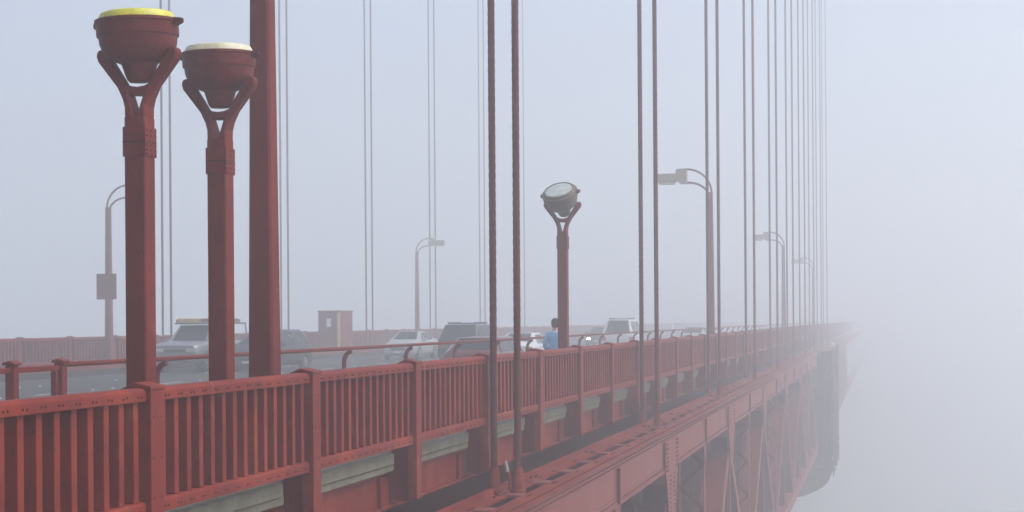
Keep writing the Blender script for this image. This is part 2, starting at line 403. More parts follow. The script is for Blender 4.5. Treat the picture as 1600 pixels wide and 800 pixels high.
def leg_pair(mb, p, q, wy, inner='deep', lace=True, m0='pink'):  # inner plates and lacing get the darker red as painted shade
    """two side plates joined by zigzag lacing, from (y,z) p to (y,z) q"""
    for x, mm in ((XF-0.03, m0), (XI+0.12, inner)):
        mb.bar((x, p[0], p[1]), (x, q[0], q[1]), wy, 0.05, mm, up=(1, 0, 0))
    L = math.hypot(q[0]-p[0], q[1]-p[1]); n = max(2, int(L/0.62))
    ny, nz = -(q[1]-p[1])/L, (q[0]-p[0])/L
    if lace:
        for s in (-1, 1):
            for i in range(n):
                a, b = i/n, (i+1)/n
                xa, xb = (XF-0.06, XI+0.15) if i % 2 else (XI+0.15, XF-0.06)
                o = s*wy*0.46
                mb.bar((xa, p[0]+(q[0]-p[0])*a+ny*o, p[1]+(q[1]-p[1])*a+nz*o), (xb, p[0]+(q[0]-p[0])*b+ny*o, p[1]+(q[1]-p[1])*b+nz*o), 0.07, 0.02, 'deep', up=(ny*0+0.01, ny, nz))

protos = {}
def place(kind, y, make):
    if kind not in protos: 
        o = make(); protos[kind] = (o, y); return o
    src, ys = protos[kind]
    c = src.copy(); col.objects.link(c); c.parent = truss; c.location = src.location + Vector((0, y-ys, 0)); return c
def mk_gusset(y):
    def f():
        m = MB()
        pts = [(y-1.15, ZT-0.18), (y+1.15, ZT-0.18), (y+1.15, ZB), (y+0.95, ZB-0.25), (y+0.55, ZB-1.15), (y-0.55, ZB-1.15), (y-0.95, ZB-0.25), (y-1.15, ZB)]
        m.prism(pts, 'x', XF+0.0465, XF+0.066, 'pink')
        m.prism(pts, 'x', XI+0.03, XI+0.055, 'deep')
        for r in range(7):
            z = ZT-0.25-0.105*r
            for i in range(4):
                m.rivet((XF+0.066, y-1.05+0.11*i, z), (1, 0, 0), 0.027, 0.018, 'rivet_dark'); m.rivet((XF+0.066, y+0.72+0.11*i, z), (1, 0, 0), 0.027, 0.018, 'rivet_dark')
        for r in range(9):
            for dy in (-0.42, -0.30, 0.30, 0.42): m.rivet((XF+0.066, y+dy, ZB-0.15-0.11*r), (1, 0, 0), 0.027, 0.018, 'rivet_dark')
        return tb(m, 'gusset_plate')
    return f
def mk_minor(y):
    def f():
        m = MB()
        leg_pair(m, (y, ZB+0.02), (y, ZL+0.3), 0.30)
        return tb(m, 'upright')
    return f
def mk_stiff(y):
    def f():
        m = MB(); m.box(XF+0.019, XF+0.075, y-0.05, y+0.01, ZB+0.015, ZT-0.172, 'red'); m.box(XF+0.019, XF+0.034, y+0.011, y+0.13, ZB+0.02, ZT-0.175, 'red')
        for r in range(9): m.rivet((XF+0.034, y+0.08, ZB+0.07+0.075*r), (1, 0, 0), 0.025, 0.016, 'rivet_dark')
        m.prism([(y-0.35, ZB-0.021), (y+0.35, ZB-0.021), (y+0.16, ZB-0.55), (y-0.16, ZB-0.55)], 'x', XF+0.001, XF+0.016, 'pink')
        return tb(m, 'stiffener')
    return f
def mk_center(y):
    def f():
        m = MB(); leg_pair(m, (y, ZB-0.4), (y, ZL+0.3), 0.20, lace=False); m.box(-5.75, -5.2, y-0.03, y+0.03, ZL+0.3, ZB-0.4, 'deep'); return tb(m, 'hanger_strut')
    return f
def mk_diag(y, s):
    def f():
        m = MB(); leg_pair(m, (y+s*0.32, ZB-0.95), (y+s*(PAN-0.25), ZL+0.2), 0.42, lace=False); m.bar((-5.47, y+s*0.32, ZB-0.95), (-5.47, y+s*(PAN-0.25), ZL+0.2), 0.34, 0.62, 'deep', up=(1, 0, 0)); return tb(m, 'diagonal')  # web darker than the outer plates, its shaded side painted in
    return f
for j in range(-2, 13):
    y = YA+15.24*j
    place('g', y, mk_gusset(y)); place('c', y, mk_center(y)); place('dl', y, mk_diag(y, -1)); place('dr', y, mk_diag(y, 1))
    if y+PAN < 240: place('m', y+PAN, mk_minor(y+PAN)); place('s', y+PAN, mk_stiff(y+PAN))

# cross frames under the deck: plate girder on top, crossed bracing below
fb0 = None  # frames take the darker red, underdeck shade put into the colour
for i in range(-4, 26):
    y = YA+PAN*i
    if fb0 is None:
        fb0 = empty('floor_beam', (-6.0, y, -5.0))
        m = MB(); m.box(-32.5+6, -0.02, -0.02, 0.02, -3.4, 5-1.70, 'deep'); m.box(-26.5, -0.03, -0.2, 0.2, 5-1.70+0.001, 5-1.665, 'deep'); m.box(-26.5, -0.03, -0.2, -0.0205, 5-4.64, 5-4.601, 'deep')
        for x in (-0.4, -1.4, -2.4, -3.4, -5.0, -8.0): m.box(x-0.06, x+0.06, -0.12, -0.021, -3.39, 5-1.71, 'deep')
        m.build('girder', fb0)
        m = MB()
        m.box(-26.5, -0.03, -0.2, 0.2, -4.0, -3.401, 'deep')
        m.build('bottom_strut', fb0); o = fb0
    else:
        o = copy_tree(fb0); o.location = (-6.0, y, -5.0)
    tag(o, 'dark red cross frame under the deck seen between the truss members', 'floor beam', 'cross frames under the deck')

# ------------------------------------------------------------------ bridge tower that stands behind the viewpoint
t = empty('bridge_tower', (-19.5, -14, -30)); tag(t, 'huge stepped red steel tower over the road at the near end of the railing', 'tower')
for x in (-5.8, -33.2):
    m = MB()
    m.box(x-5.0, x+5.0, -21, -3.7, -30, 46.5, 'red')
    for dx in (-3.6, -1.2, 1.2, 3.6): m.box(x+dx-0.6, x+dx+0.6, -3.699, -3.4, -30, 46.4, 'red')
    o = m.build('leg', t); o.location = -t.location
m = MB(); m.box(-28.19, -10.81, -18, -8, 30, 38, 'red'); o = m.build('portal_strut', t); o.location = -t.location
# ------------------------------------------------------------------ suspender ropes
def rope_mesh(r, z0, z1, zt, m):
    """six-stranded rope, twisted up to zt"""
    n = 24; zs = []; z = z0
    while z < zt: zs.append(z); z += 0.055
    zs += [zt, z1]
    vs = []; fs = []
    for z in zs:
        tw = 2*pi*z/0.9
        for k in range(n):
            t = 2*pi*k/n; rr = r*(0.82+0.20*abs(cos(3*(t-tw))))
            vs.append((rr*cos(t), rr*sin(t), z))
    for i in range(len(zs)-1):
        for k in range(n): fs.append((i*n+k, i*n+(k+1) % n, (i+1)*n+(k+1) % n, (i+1)*n+k))
    fs.append(tuple(range(n-1, -1, -1)))
    m.add(vs, fs, 'rope')
def make_rope(detail):
    root = empty('suspender_rope', (0, 0, 0))
    m = MB()
    if detail: rope_mesh(0.056, 0.14, 46.0, 14.0, m)
    else: m.tube([(0, 0, 0.14), (0, 0, 46.0)], 0.055, 'rope', 10)
    m.build('rope', root, smooth=True, angle=60)
    m = MB(); m.lathe([(0.13, 0.0), (0.13, 0.05), (0.095, 0.07), (0.085, 0.32), (0.066, 0.40)], 'red', 16); m.build('socket', root, smooth=True)
    return root
rp_d, rp_s = make_rope(True), make_rope(False)
first = {True: rp_d, False: rp_s}; used = {True: False, False: False}
ORD = ['nearest', 'second', 'third', 'fourth', 'fifth', 'sixth', 'seventh', 'eighth', 'ninth', 'tenth', 'eleventh', 'twelfth']
def rope(x, y, z, label, group, det):
    if used[det]: o = copy_tree(first[det])
    else: o = first[det]; used[det] = True
    o.location = (x, y, z); tag(o, label, 'cable', group); return o
for k in range(10):
    y = 23.4+15.24*k
    g = 'suspender ropes along the near walkway'
    if k < 6:
        rope(-5.96, y, ZT+0.03, f'left rope of the {ORD[k]} dark suspender pair outside the near railing', g, k < 2)
        rope(-5.575, y, ZT+0.03, f'right rope of the {ORD[k]} dark suspender pair outside the near railing', g, k < 2)
    else:
        for x in (-5.96, -5.575): rope(x, y, ZT+0.03, 'faint near-side suspender rope almost lost in the fog beyond the sixth pair', g, False)
spots = {2: 'at the left edge of the picture', 3: 'between the two front floodlights', 4: 'just right of the tall square post', 5: 'just right of the small hut', 6: 'just right of the pale far street light', 7: 'left of the two thick near ropes', 8: 'left of the lone far floodlight'}
for k in range(2, 9):
    y = 23.4+15.24*k
    for x, sd_ in ((-34.3, 'left'), (-33.85, 'right')):
        rope(x, y, -0.05, f'{sd_} rope of the hazy pair {spots[k]}', 'suspender ropes across the road', False)

# ------------------------------------------------------------------ floodlights on square posts
def floodlight(loc, label, tilt, tilt_y, bowl, ring, glass, roll=0.0):
    root = empty('floodlight', loc); tag(root, label, 'floodlight', 'floodlights on the near walkway')
    m = MB(); m.box(-0.103, 0.103, -0.103, 0.103, 0, 3.618, 'deep'); m.build('post', root, bevel=0.012)
    m = MB(); m.box(-0.113, 0.113, -0.113, 0.113, 3.25, 3.52, 'deep')
    for z in (3.27, 3.31, 3.36, 3.44, 3.49):
        for d in (-0.09, 0, 0.09):
            m.rivet((0.113, d, z), (1, 0, 0), 0.010, 0.012, 'rivet_dark')
    m.box(-0.115, 0.115, -0.116, 0.116, 3.378, 3.39, 'rivet_dark'); m.build('clamp', root, bevel=0.008)
    # forked yoke: two splayed arms, a bridge between them and an open slot underneath
    m = MB()
    for s in (-1, 1):
        arm = [(0.101*s, 3.60), (0.106*s, 3.70), (0.135*s, 3.78), (0.195*s, 3.89), (0.385*s, 4.13), (0.402*s, 4.18)]
        arm += [(0.395*s, 4.225), (0.365*s, 4.245), (0.318*s, 4.23), (0.275*s, 4.165)]
        arm += [(0.115*s, 3.915), (0.085*s, 3.89), (0.062*s, 3.80), (0.03*s, 3.66), (0.018*s, 3.60)]
        m.prism(arm, 'y', -0.06, 0.06, 'deep')
    m.v = [(x, y*(1+0.66*min(1, max(0, (3.84-z)/0.16))), z) for x, y, z in m.v]
    m.prism([(-0.14, 3.93), (-0.07, 3.90), (0, 3.89), (0.07, 3.90), (0.14, 3.93), (0.12, 3.82), (0, 3.812), (-0.12, 3.82)], 'y', -0.055, 0.055, 'deep')
    m.build('yoke', root, bevel=0.015)
    piv = Vector((0, 0, 4.18)); T = Matrix.Translation(piv) @ Matrix.Rotation(tilt, 4, 'X') @ Matrix.Rotation(tilt_y, 4, 'Y') @ Matrix.Diagonal((1.0, 1.0, 0.94, 1.0))
    m = MB()
    prof = [(0.0, -0.262), (0.095, -0.258), (0.118, -0.235), (0.132, -0.19), (0.158, -0.095), (0.168, -0.078), (0.235, -0.05), (0.292, -0.005), (0.328, 0.05), (0.347, 0.11), (0.353, 0.175), (0.366, 0.177), (0.370, 0.19), (0.370, 0.30), (0.382, 0.305), (0.382, 0.335), (0.35, 0.34)]
    m.lathe(prof, bowl, 40, mtx=T)
    hd = m.build('lamp_bowl', root, smooth=True)
    m = MB(); m.lathe([(0.349, 0.338), (0.345, 0.36), (0.325, 0.40), (0.302, 0.412), (0.302, 0.395)], ring, 40, mtx=T); m.build('lens_ring', hd, smooth=True)
    m = MB(); m.lathe([(0.3015, 0.392), (0.22, 0.412), (0.10, 0.424), (0.0, 0.428)], glass, 32, mtx=T); m.build('lens', hd, smooth=True)
    for nm, a, ln in (('hinge_lug', R(0), 0.065), ('latch', R(185), 0.03), ('latch', R(100), 0.03)):
        m = MB(); Q = T @ Matrix.Rotation(a, 4, 'Z')
        vs = [Q @ Vector(p) for p in ((0.375, -0.05, 0.26), (0.385+ln, -0.03, 0.285), (0.385+ln, 0.03, 0.285), (0.375, 0.05, 0.26), (0.375, -0.05, 0.338), (0.385+ln, -0.03, 0.33), (0.385+ln, 0.03, 0.33), (0.375, 0.05, 0.338))]
        m.add(vs, [(0,3,2,1),(4,5,6,7),(0,1,5,4),(1,2,6,5),(2,3,7,6),(3,0,4,7)], 'shade'); m.build(nm, hd, bevel=0.008)
    for s in (-1, 1):
        m = MB(); m.lathe([(0.045, 0.25*s), (0.045, 0.378*s), (0.03, 0.388*s)], 'deep', 14, axis='x', mtx=Matrix.Translation(piv)); m.build('pivot', root, smooth=True)
    return root
floodlight((-6.6, 12.86, -0.08), 'nearest floodlight, red bowl with a yellow lens ring on a square post', R(3), R(-1.5), 'bowl', 'lensyel', 'lensglass')
floodlight((-6.6, 14.62, -0.08), 'floodlight with a cream lens ring on a square post right beside the tall red column', R(3), R(-0.5), 'bowl', 'lenscream', 'lensglass')
floodlight((-6.6, 31.95, -0.08), 'lone floodlight tipped forward showing its pale glass, person in blue beside its post', R(34), R(-6), 'oldbowl', 'oldbowl', 'lensglass')

# ------------------------------------------------------------------ street lights with curved double arms
def street_light(loc, rz, label, group, paint):
    root = empty('street_light', loc, rz); tag(root, label, 'street light', group)
    m = MB()
    m.add([(-.155,-.135,0),(.155,-.135,0),(.155,.135,0),(-.155,.135,0),(-.10,-.10,6.75),(.10,-.10,6.75),(.10,.10,6.75),(-.10,.10,6.75)], [(0,3,2,1),(4,5,6,7),(0,1,5,4),(1,2,6,5),(2,3,7,6),(3,0,4,7)], paint)
    m.build('pole', root, bevel=0.025)
    for nm, x0, z0, rx, rz_ in (('arm', 0.06, 6.70, 0.98, 0.98), ('arm', -0.05, 6.55, 0.82, 0.60)):
        m = MB(); pts = [(x0, 0, z0-0.6), (x0, 0, z0-0.1)] + [(x0-rx*(1-cos(a)), 0, z0+rz_*sin(a)) for a in [R(d) for d in range(0, 91, 10)]]
        pts.append((-1.0 if x0 > 0 else -1.0, 0, pts[-1][2]))
        m.tube(pts, 0.042, paint, 10); m.build(nm, root, smooth=True)
    m = MB(); m.prism([(-0.90, 7.70), (-1.28, 7.70), (-1.34, 7.66), (-1.34, 7.26), (-1.20, 7.14), (-1.15, 7.10), (-0.90, 7.10)], 'y', -0.16, 0.16, 'headgrey'); m.build('ballast_box', root, bevel=0.02)
    m = MB(); m.box(-2.06, -1.341, -0.17, 0.17, 7.18, 7.52, 'headgrey'); lh = m.build('lamp_head', root, bevel=0.02)
    m = MB(); m.box(-2.02, -1.40, -0.14, 0.14, 7.09, 7.1795, 'lenscream'); m.build('lens', lh, bevel=0.02)
    return root
g = 'street lights along the bridge'
street_light((-6.6, 15.75, -0.08), 0, 'tall square red column right behind the second floodlight, top out of view', g, 'deep')
street_light((-6.6, 60.7, -0.08), 0, 'street light with a curved double arm standing right of the lone floodlight', g, 'streetgrey')
street_light((-6.6, 106.3, -0.08), 0, 'smaller hazy street light, second along the near railing past the floodlights', g, 'streetgrey')
street_light((-6.6, 151.9, -0.08), 0, 'faintest street light almost lost in fog where the railing vanishes', g, 'streetgrey')
fl = street_light((-32.45, 60.3, -0.08), pi, 'street light across the road with a square sign, behind the nearest floodlight', g, 'streetgrey')
street_light((-32.45, 105.4, -0.08), pi, 'pale street light across the road rising behind the silver sedan', g, 'streetgrey')
m = MB(); m.box(-0.46, 0.46, -0.02, 0.02, 2.72, 3.82, 'streetgrey'); m.box(-0.40, 0.40, 0.021, 0.06, 3.0, 3.05, 'headgrey'); m.box(-0.40, 0.40, 0.021, 0.06, 3.5, 3.55, 'headgrey')
s = m.build('road_sign'); s.location = (-32.45, 60.3-0.20, -0.02); tag(s, 'blank square sign panel fixed to the far street light pole', 'sign')

# ------------------------------------------------------------------ hut on the far walkway
t = empty('watch_hut', (-31.4, 86.2, -0.08)); tag(t, 'small square red hut with a yellow corner strip on the far walkway', 'hut')
m = MB(); m.box(-1.30, 0, 0, 2.4, 0, 2.36, 'red'); m.build('wall', t, bevel=0.01)
m = MB(); m.box(-1.34, 0.04, -0.04, 2.44, 2.361, 2.42, 'streetgrey'); m.build('roof', t)
m = MB(); m.box(0.001, 0.03, -0.10, 0.12, 0, 2.30, 'yellow'); m.box(-0.08, 0.0005, -0.10, -0.001, 0, 2.30, 'yellow'); m.build('corner_strip', t)
m = MB(); m.box(-0.78, -0.50, -0.03, -0.001, 1.45, 1.95, 'white'); m.build('window', t)

# ------------------------------------------------------------------ cars
def wheel(root, x, y, r, s):
    m = MB(); m.lathe([(r*0.62, 0.10*s), (r*0.9, 0.11*s), (r, 0.07*s), (r, -0.10*s), (r*0.8, -0.12*s)], 'tyre', 24, axis='x')
    w_ = m.build('wheel', root, smooth=True, loc=(x, y, r))
    m = MB(); m.lathe([(r*0.63, 0.095*s), (r*0.60, 0.112*s), (r*0.5, 0.085*s), (r*0.15, 0.10*s), (0.0, 0.105*s)], 'rim', 20, axis='x')
    for k in range(5):
        a = 2*pi*k/5; m.bar((0.105*s, 0, 0), (0.105*s, r*0.58*cos(a), r*0.58*sin(a)), 0.05, 0.02, 'rim', up=(1, 0, 0))
    m.build('rim', w_, smooth=True)
def car(name, loc, fwd, label, cat, paint, st, wz, W, r=0.33, group=None, lights='lampglass', rack=False, ws=(2, 3), rear=(4, 5), roofcol=None):
    """st: stations front to back: (y, z_low, w, z_belt, w_belt, z_top, w_top)"""
    root = empty(name, loc, 0 if fwd > 0 else pi); tag(root, label, cat, group)
    vs = []; fs = []
    def sec(q):
        y, zl, w_, zb, wb, zt, wt = q
        h = [(w_*0.86, zl), (w_, zl+0.14), (w_, zl+0.34), (w_*0.995, (zl+0.34+zb)/2), (wb, zb), (wt+(wb-wt)*0.06, zt-(zt-zb)*0.06), (wt*0.93, zt+0.012)]
        return [(x, y, z) for x, z in h] + [(-x, y, z) for x, z in reversed(h)]
    S = [sec(q) for q in st]; n = len(S[0])
    m = MB()
    for q in S: vs += q
    for i in range(len(S)-1):
        for k in range(n): fs.append((i*n+k, i*n+(k+1) % n, (i+1)*n+(k+1) % n, (i+1)*n+k))
    fs.append(tuple(range(n))); fs.append(tuple((len(S)-1)*n+k for k in range(n-1, -1, -1)))
    m.add(vs, fs, paint)
    L = st[0][0]-st[-1][0]
    body = m.build('body', root, smooth=True, bevel=0.02, seg=2, angle=42)
    def pane(pts, nm='window', mt='glass', inset=0.06, off=0.007):
        P = [Vector(p) for p in pts]; c = sum(P, Vector())/len(P); nn = (P[1]-P[0]).cross(P[2]-P[0]).normalized()
        if nn.dot(c-Vector((0, c.y*0.5, 0.7))) < 0: nn = -nn
        P2 = []
        for p in P:
            d = (c-p); P2.append(p + d.normalized()*min(inset*1.3, d.length*0.3) + nn*off)
        q = [p-nn*0.02 for p in P2]; mm = MB(); k = len(P)
        mm.add(P2+q, [tuple(range(k)), tuple(range(2*k-1, k-1, -1))]+[(i, (i+1) % k, k+(i+1) % k, k+i) for i in range(k)], mt)
        return mm.build(nm, root)
    def top(i, s): return Vector((s*st[i][6]*0.95, st[i][0], st[i][5]+0.012))
    def edge(i, s): q = st[i]; return Vector((s*(q[6]+(q[4]-q[6])*0.06), q[0], q[5]-(q[5]-q[3])*0.06))
    def belt(i, s): return Vector((s*st[i][4], st[i][0], st[i][3]))
    a, b = ws; pane([top(a, -1), top(a, 1), top(b, 1), top(b, -1)], 'windscreen')
    c, d = rear; pane([top(c, 1), top(c, -1), top(d, -1), top(d, 1)], 'rear_window')
    for s in (-1, 1):
        mid = b
        while mid < c:
            y0, y1 = st[mid][0], st[mid+1][0]; k = 2 if y0-y1 > 1.5 else 1
            for i in range(k):
                t0, t1 = i/k, (i+1)/k
                pane([belt(mid, s).lerp(belt(mid+1, s), t0), belt(mid, s).lerp(belt(mid+1, s), t1), edge(mid, s).lerp(edge(mid+1, s), t1), edge(mid, s).lerp(edge(mid+1, s), t0)], 'side_window')
            mid += 1
        pane([belt(a, s).lerp(belt(b, s), 0.35), belt(b, s), edge(b, s)], 'side_window', inset=0.05)
        if st[d][5]-st[d][3] < 0.3: pane([belt(c, s), belt(d, s).lerp(belt(c, s), 0.4), edge(c, s)], 'side_window', inset=0.05)
    yf, yb = st[0][0], st[-1][0]; w0 = st[0][2]; zb = st[0][3]; w1 = st[-1][2]
    for s in (-1, 1):
        m = MB(); m.box(s*(w0*0.55), s*(w0*0.96), yf-0.10, yf+0.015, zb-0.17, zb-0.02, lights); m.build('headlight', root, bevel=0.02)
        m = MB(); zr = st[-1][3]; m.box(s*(w1*0.72), s*(w1*0.98), yb-0.015, yb+0.08, zr-0.24, zr-0.03, 'tail'); m.build('tail_light', root, bevel=0.015)
        m = MB(); ym = st[a][0]-0.28; xm = st[a][4]; m.prism([(ym-0.07, 0), (ym+0.07, 0.02), (ym+0.06, 0.16), (ym-0.07, 0.15)], 'x', s*(xm+0.03), s*(xm+0.23), paint)
        o = m.build('mirror', root, bevel=0.02); o.location = (0, 0, st[a][3])
        for yy in (0, 1):
            y = wz[yy]; m = MB()
            m.lathe([(r*1.20, 0.0), (r*1.20, 0.012*s)], 'black', 24, axis='x', mtx=Matrix.Translation((s*(W-0.002), y, r)))
            m.build('wheel_arch', root)
        for y in wz: wheel(root, s*(W-0.08), y, r, s)
        m = MB(); 
        for yd in (st[b][0]-0.15, (st[b][0]+st[c][0])/2-0.1): m.box(s*(W-0.01), s*(W+0.012), yd-0.62, yd-0.46, st[b][3]-0.13, st[b][3]-0.10, 'black')
        m.build('door_handle', root)
    zl = st[0][1]
    m = MB(); m.box(-w0*0.5, w0*0.5, yf-0.05, yf+0.012, zb-0.17, zb-0.045, 'black')
    m.box(-w0*0.5, w0*0.5, yf-0.05, yf+0.02, zb-0.045, zb-0.025, 'chrome'); m.build('grille', root)
    m = MB(); m.box(-w0*0.99, w0*0.99, yf-0.12, yf+0.05, zl+0.02, zl+0.20, 'black' if paint in ('darkcar', 'greencar') else paint); m.box(-w0*0.6, w0*0.6, yf-0.02, yf+0.056, zl+0.04, zl+0.09, 'black'); m.build('bumper', root, bevel=0.03, seg=2)
    m = MB(); m.box(-w1*0.98, w1*0.98, yb-0.06, yb+0.12, zl+0.03, zl+0.22, paint); m.build('bumper', root, bevel=0.03, seg=2)
    for y, s in ((yf+0.06, 1), (yb-0.065, -1)):
        m = MB(); m.box(-0.16, 0.16, y, y+0.01*s, zl+0.10 if s > 0 else zl+0.36, zl+0.19 if s > 0 else zl+0.45, 'plate'); m.build('licence_plate', root)
    if rack:
        m = MB()
        for s in (-1, 1):
            m.tube([(s*st[b][6]*0.86, st[b][0]-0.25, st[b][5]+0.09), (s*st[c][6]*0.86, st[c][0]+0.1, st[c][5]+0.09)], 0.022, 'black', 8)
        for i in range(3):
            y = st[b][0]-0.35+(st[c][0]-st[b][0]+0.5)*i/2; m.box(-st[b][6]*0.86, st[b][6]*0.86, y-0.03, y+0.03, st[b][5]+0.03, st[b][5]+0.085, 'black')
        m.build('roof_rack', root)
    return root
def sedan(W=0.89, H=1.43, L=2.35):
    return [(L, .24, W*.84, .66, W*.80, .70, W*.70), (L-.18, .2, W*.95, .72, W*.92, .80, W*.80), (1.15, .2, W, .93, W*.96, 1.0, W*.82), (.35, .2, W, .96, W*.96, H, W*.64),
            (-.75, .2, W, .97, W*.96, H, W*.63), (-1.55, .2, W, .98, W*.95, 1.07, W*.74), (-L+.15, .2, W*.96, .95, W*.91, 1.02, W*.78), (-L, .26, W*.88, .84, W*.84, .90, W*.76)]
def suv(W=0.95, H=1.80, L=2.4, T=0.74):
    return [(L, .32, W*.88, .86, W*.84, .92, W*.72), (L-.15, .28, W*.97, .94, W*.93, 1.02, W*.8), (1.2, .28, W, 1.08, W*.97, 1.15, W*.84), (.55, .28, W, 1.10, W*.97, H, W*T),
            (-L+.45, .28, W, 1.12, W*.97, H, W*T), (-L+.06, .28, W, 1.12, W*.97, 1.18, W*.84), (-L, .34, W*.93, 1.02, W*.92, 1.08, W*.82)]
def wagon(W=0.93, H=1.66, L=2.4):
    return [(L, .26, W*.84, .72, W*.80, .78, W*.68), (L-.18, .22, W*.95, .80, W*.92, .90, W*.80), (1.45, .22, W, .98, W*.97, 1.06, W*.84), (.45, .22, W, 1.0, W*.97, H, W*.70),
            (-L+.65, .22, W, 1.02, W*.97, H-.02, W*.68), (-L+.08, .22, W, 1.02, W*.96, 1.08, W*.80), (-L, .30, W*.92, .92, W*.90, .98, W*.80)]
def pickup(W=0.99, H=1.86):
    return [(2.80, .42, W*.90, .98, W*.88, 1.06, W*.76), (2.65, .38, W*.98, 1.06, W*.94, 1.16, W*.80), (1.55, .38, W, 1.14, W*.97, 1.22, W*.82), (.85, .38, W, 1.16, W*.97, H, W*.72),
            (-.75, .38, W, 1.17, W*.97, H, W*.72), (-.95, .38, W, 1.17, W*.97, 1.21, W*.93), (-2.72, .38, W, 1.17, W*.97, 1.21, W*.93), (-2.80, .42, W*.98, 1.1, W*.96, 1.15, W*.92)]
RZ = -0.30
cg = 'vehicles on the bridge road'
pk = car('pickup_truck', (-27.0, 58.2, RZ), -1, 'silver pickup truck with gear on its roof between the two floodlight posts', 'pickup truck', 'silver', pickup(), (1.85, -1.75), 0.99, 0.40, cg)
def ride(o): return o
rx, ry, rzz = pk.location
m = MB()
for yy in (-0.65, 0.55): m.box(-0.78, 0.78, yy-0.04, yy+0.04, 1.90, 1.95, 'black')
for s in (-1, 1): m.tube([(s*0.70, -2.5, 1.94), (s*0.70, 1.3, 1.94)], 0.03, 'black', 8); m.tube([(s*0.80, -2.45, 1.2), (s*0.70, -2.45, 1.94)], 0.03, 'black', 8)
m.build('roof_rack', pk)
m = MB(); m.box(-0.30, 0.72, 0.1, 1.05, 1.975, 2.14, 'yellow'); m.box(0.73, 0.86, 0.2, 0.9, 1.975, 2.10, 'black')
tag(m.build('warning_light_bar', bevel=0.02, loc=(rx, ry, rzz)), 'yellow box lashed on the roof of the silver pickup', 'roof box').rotation_euler = (0, 0, pi)
m = MB(); m.box(-0.85, -0.34, -1.6, 1.15, 1.976, 2.10, 'bronze'); m.box(-0.8, -0.4, -1.5, 1.05, 2.1005, 2.13, 'black')
tag(m.build('plank_stack', loc=(rx, ry, rzz)), 'brown planks carried on the roof rack of the silver pickup', 'planks').rotation_euler = (0, 0, pi)
car('station_wagon', (-24.2, 58.3, RZ), -1, 'dark minivan mostly hidden behind the second floodlight and the tall column', 'minivan', 'darkcar', wagon(), (1.45, -1.5), 0.93, 0.33, cg)
car('sedan_car', (-24.2, 77.5, RZ), -1, 'pale silver sedan coming towards us right of the hut', 'car', 'palecar', sedan(), (1.4, -1.35), 0.89, 0.31, cg)
car('sport_utility', (-17.9, 66.5, RZ), 1, 'large dark green sport utility vehicle behind the maroon car', 'suv', 'greencar', suv(), (1.5, -1.45), 0.95, 0.37, cg, rack=True)
car('hatchback_car', (-11.75, 45.6, RZ), 1, 'maroon hatchback in the nearest lane, left of the thick near ropes', 'car', 'redcar', wagon(0.88, 1.47, 2.1), (1.3, -1.3), 0.88, 0.31, cg)
car('sedan_car', (-14.8, 63.5, RZ), 1, 'white sedan seen between the thick ropes and the person in blue', 'car', 'whitecar', sedan(), (1.4, -1.35), 0.89, 0.31, cg)
car('sport_utility', (-14.8, 89.5, RZ), 1, 'big white sport utility vehicle with a roof rack, right of the lone floodlight', 'suv', 'whitecar', suv(0.98, 1.96, 2.6, 0.66), (1.6, -1.6), 0.98, 0.38, cg, rack=True)
car('sedan_car', (-21.0, 116.0, RZ), -1, 'dim dark sedan with lit headlights left of the white sport utility vehicle', 'car', 'darkcar', sedan(), (1.4, -1.35), 0.89, 0.31, cg, lights='lit')
car('sedan_car', (-12.0, 101.0, RZ), 1, 'pale sedan just beyond the white sport utility vehicle, crossed by the second rope pair', 'car', 'palecar', sedan(), (1.4, -1.35), 0.89, 0.31, cg)

# ------------------------------------------------------------------ person in a blue jacket
def skinned(name, verts, edges, radii, mt, parent, root=0, sub=2):
    me = bpy.data.meshes.new(name); me.from_pydata(verts, edges, []); me.materials.append(M[mt])
    o = bpy.data.objects.new(name, me); col.objects.link(o)
    if parent: o.parent = parent
    sk = o.modifiers.new('skin', 'SKIN'); sk.use_smooth_shade = True
    if not me.skin_vertices: me.attributes  # the modifier adds the layer on first use
    bm = bmesh.new(); bm.from_mesh(me); lay = bm.verts.layers.skin.verify(); bm.verts.ensure_lookup_table()
    for i, r in enumerate(radii):
        bm.verts[i][lay].radius = r if isinstance(r, tuple) else (r, r)
    bm.verts[root][lay].use_root = True
    bm.to_mesh(me); bm.free()
    ss = o.modifiers.new('sub', 'SUBSURF'); ss.levels = sub; ss.render_levels = sub
    return o
pr = empty('person', (-7.43, 35.0, -0.08), R(-12)); tag(pr, 'person in a light blue jacket walking away, half hidden by the lone floodlight post', 'person')
V = [(0,0,.93),(0,0,1.08),(0,.01,1.25),(0,.01,1.40),(0,.01,1.49),(0,.02,1.56),(0,.04,1.66),
     (.17,0,1.40),(.23,-.03,1.14),(.20,.14,1.00),(-.17,0,1.40),(-.24,-.05,1.14),(-.21,.13,1.0),
     (.09,0,.86),(.10,.06,.49),(.10,-.04,.09),(.11,.10,.04),(-.09,0,.86),(-.10,-.02,.49),(-.10,-.18,.10),(-.11,-.06,.04)]
E = [(0,1),(1,2),(2,3),(3,4),(4,5),(5,6),(3,7),(7,8),(8,9),(3,10),(10,11),(11,12),(0,13),(13,14),(14,15),(15,16),(0,17),(17,18),(18,19),(19,20)]
Rr = [(.15,.10),(.13,.09),(.15,.10),(.15,.09),.055,.06,(.085,.10),.055,.042,.033,.055,.042,.033,.085,.058,.045,.04,.085,.058,.045,.04]
skinned('body', V, E, Rr, 'skin', pr)
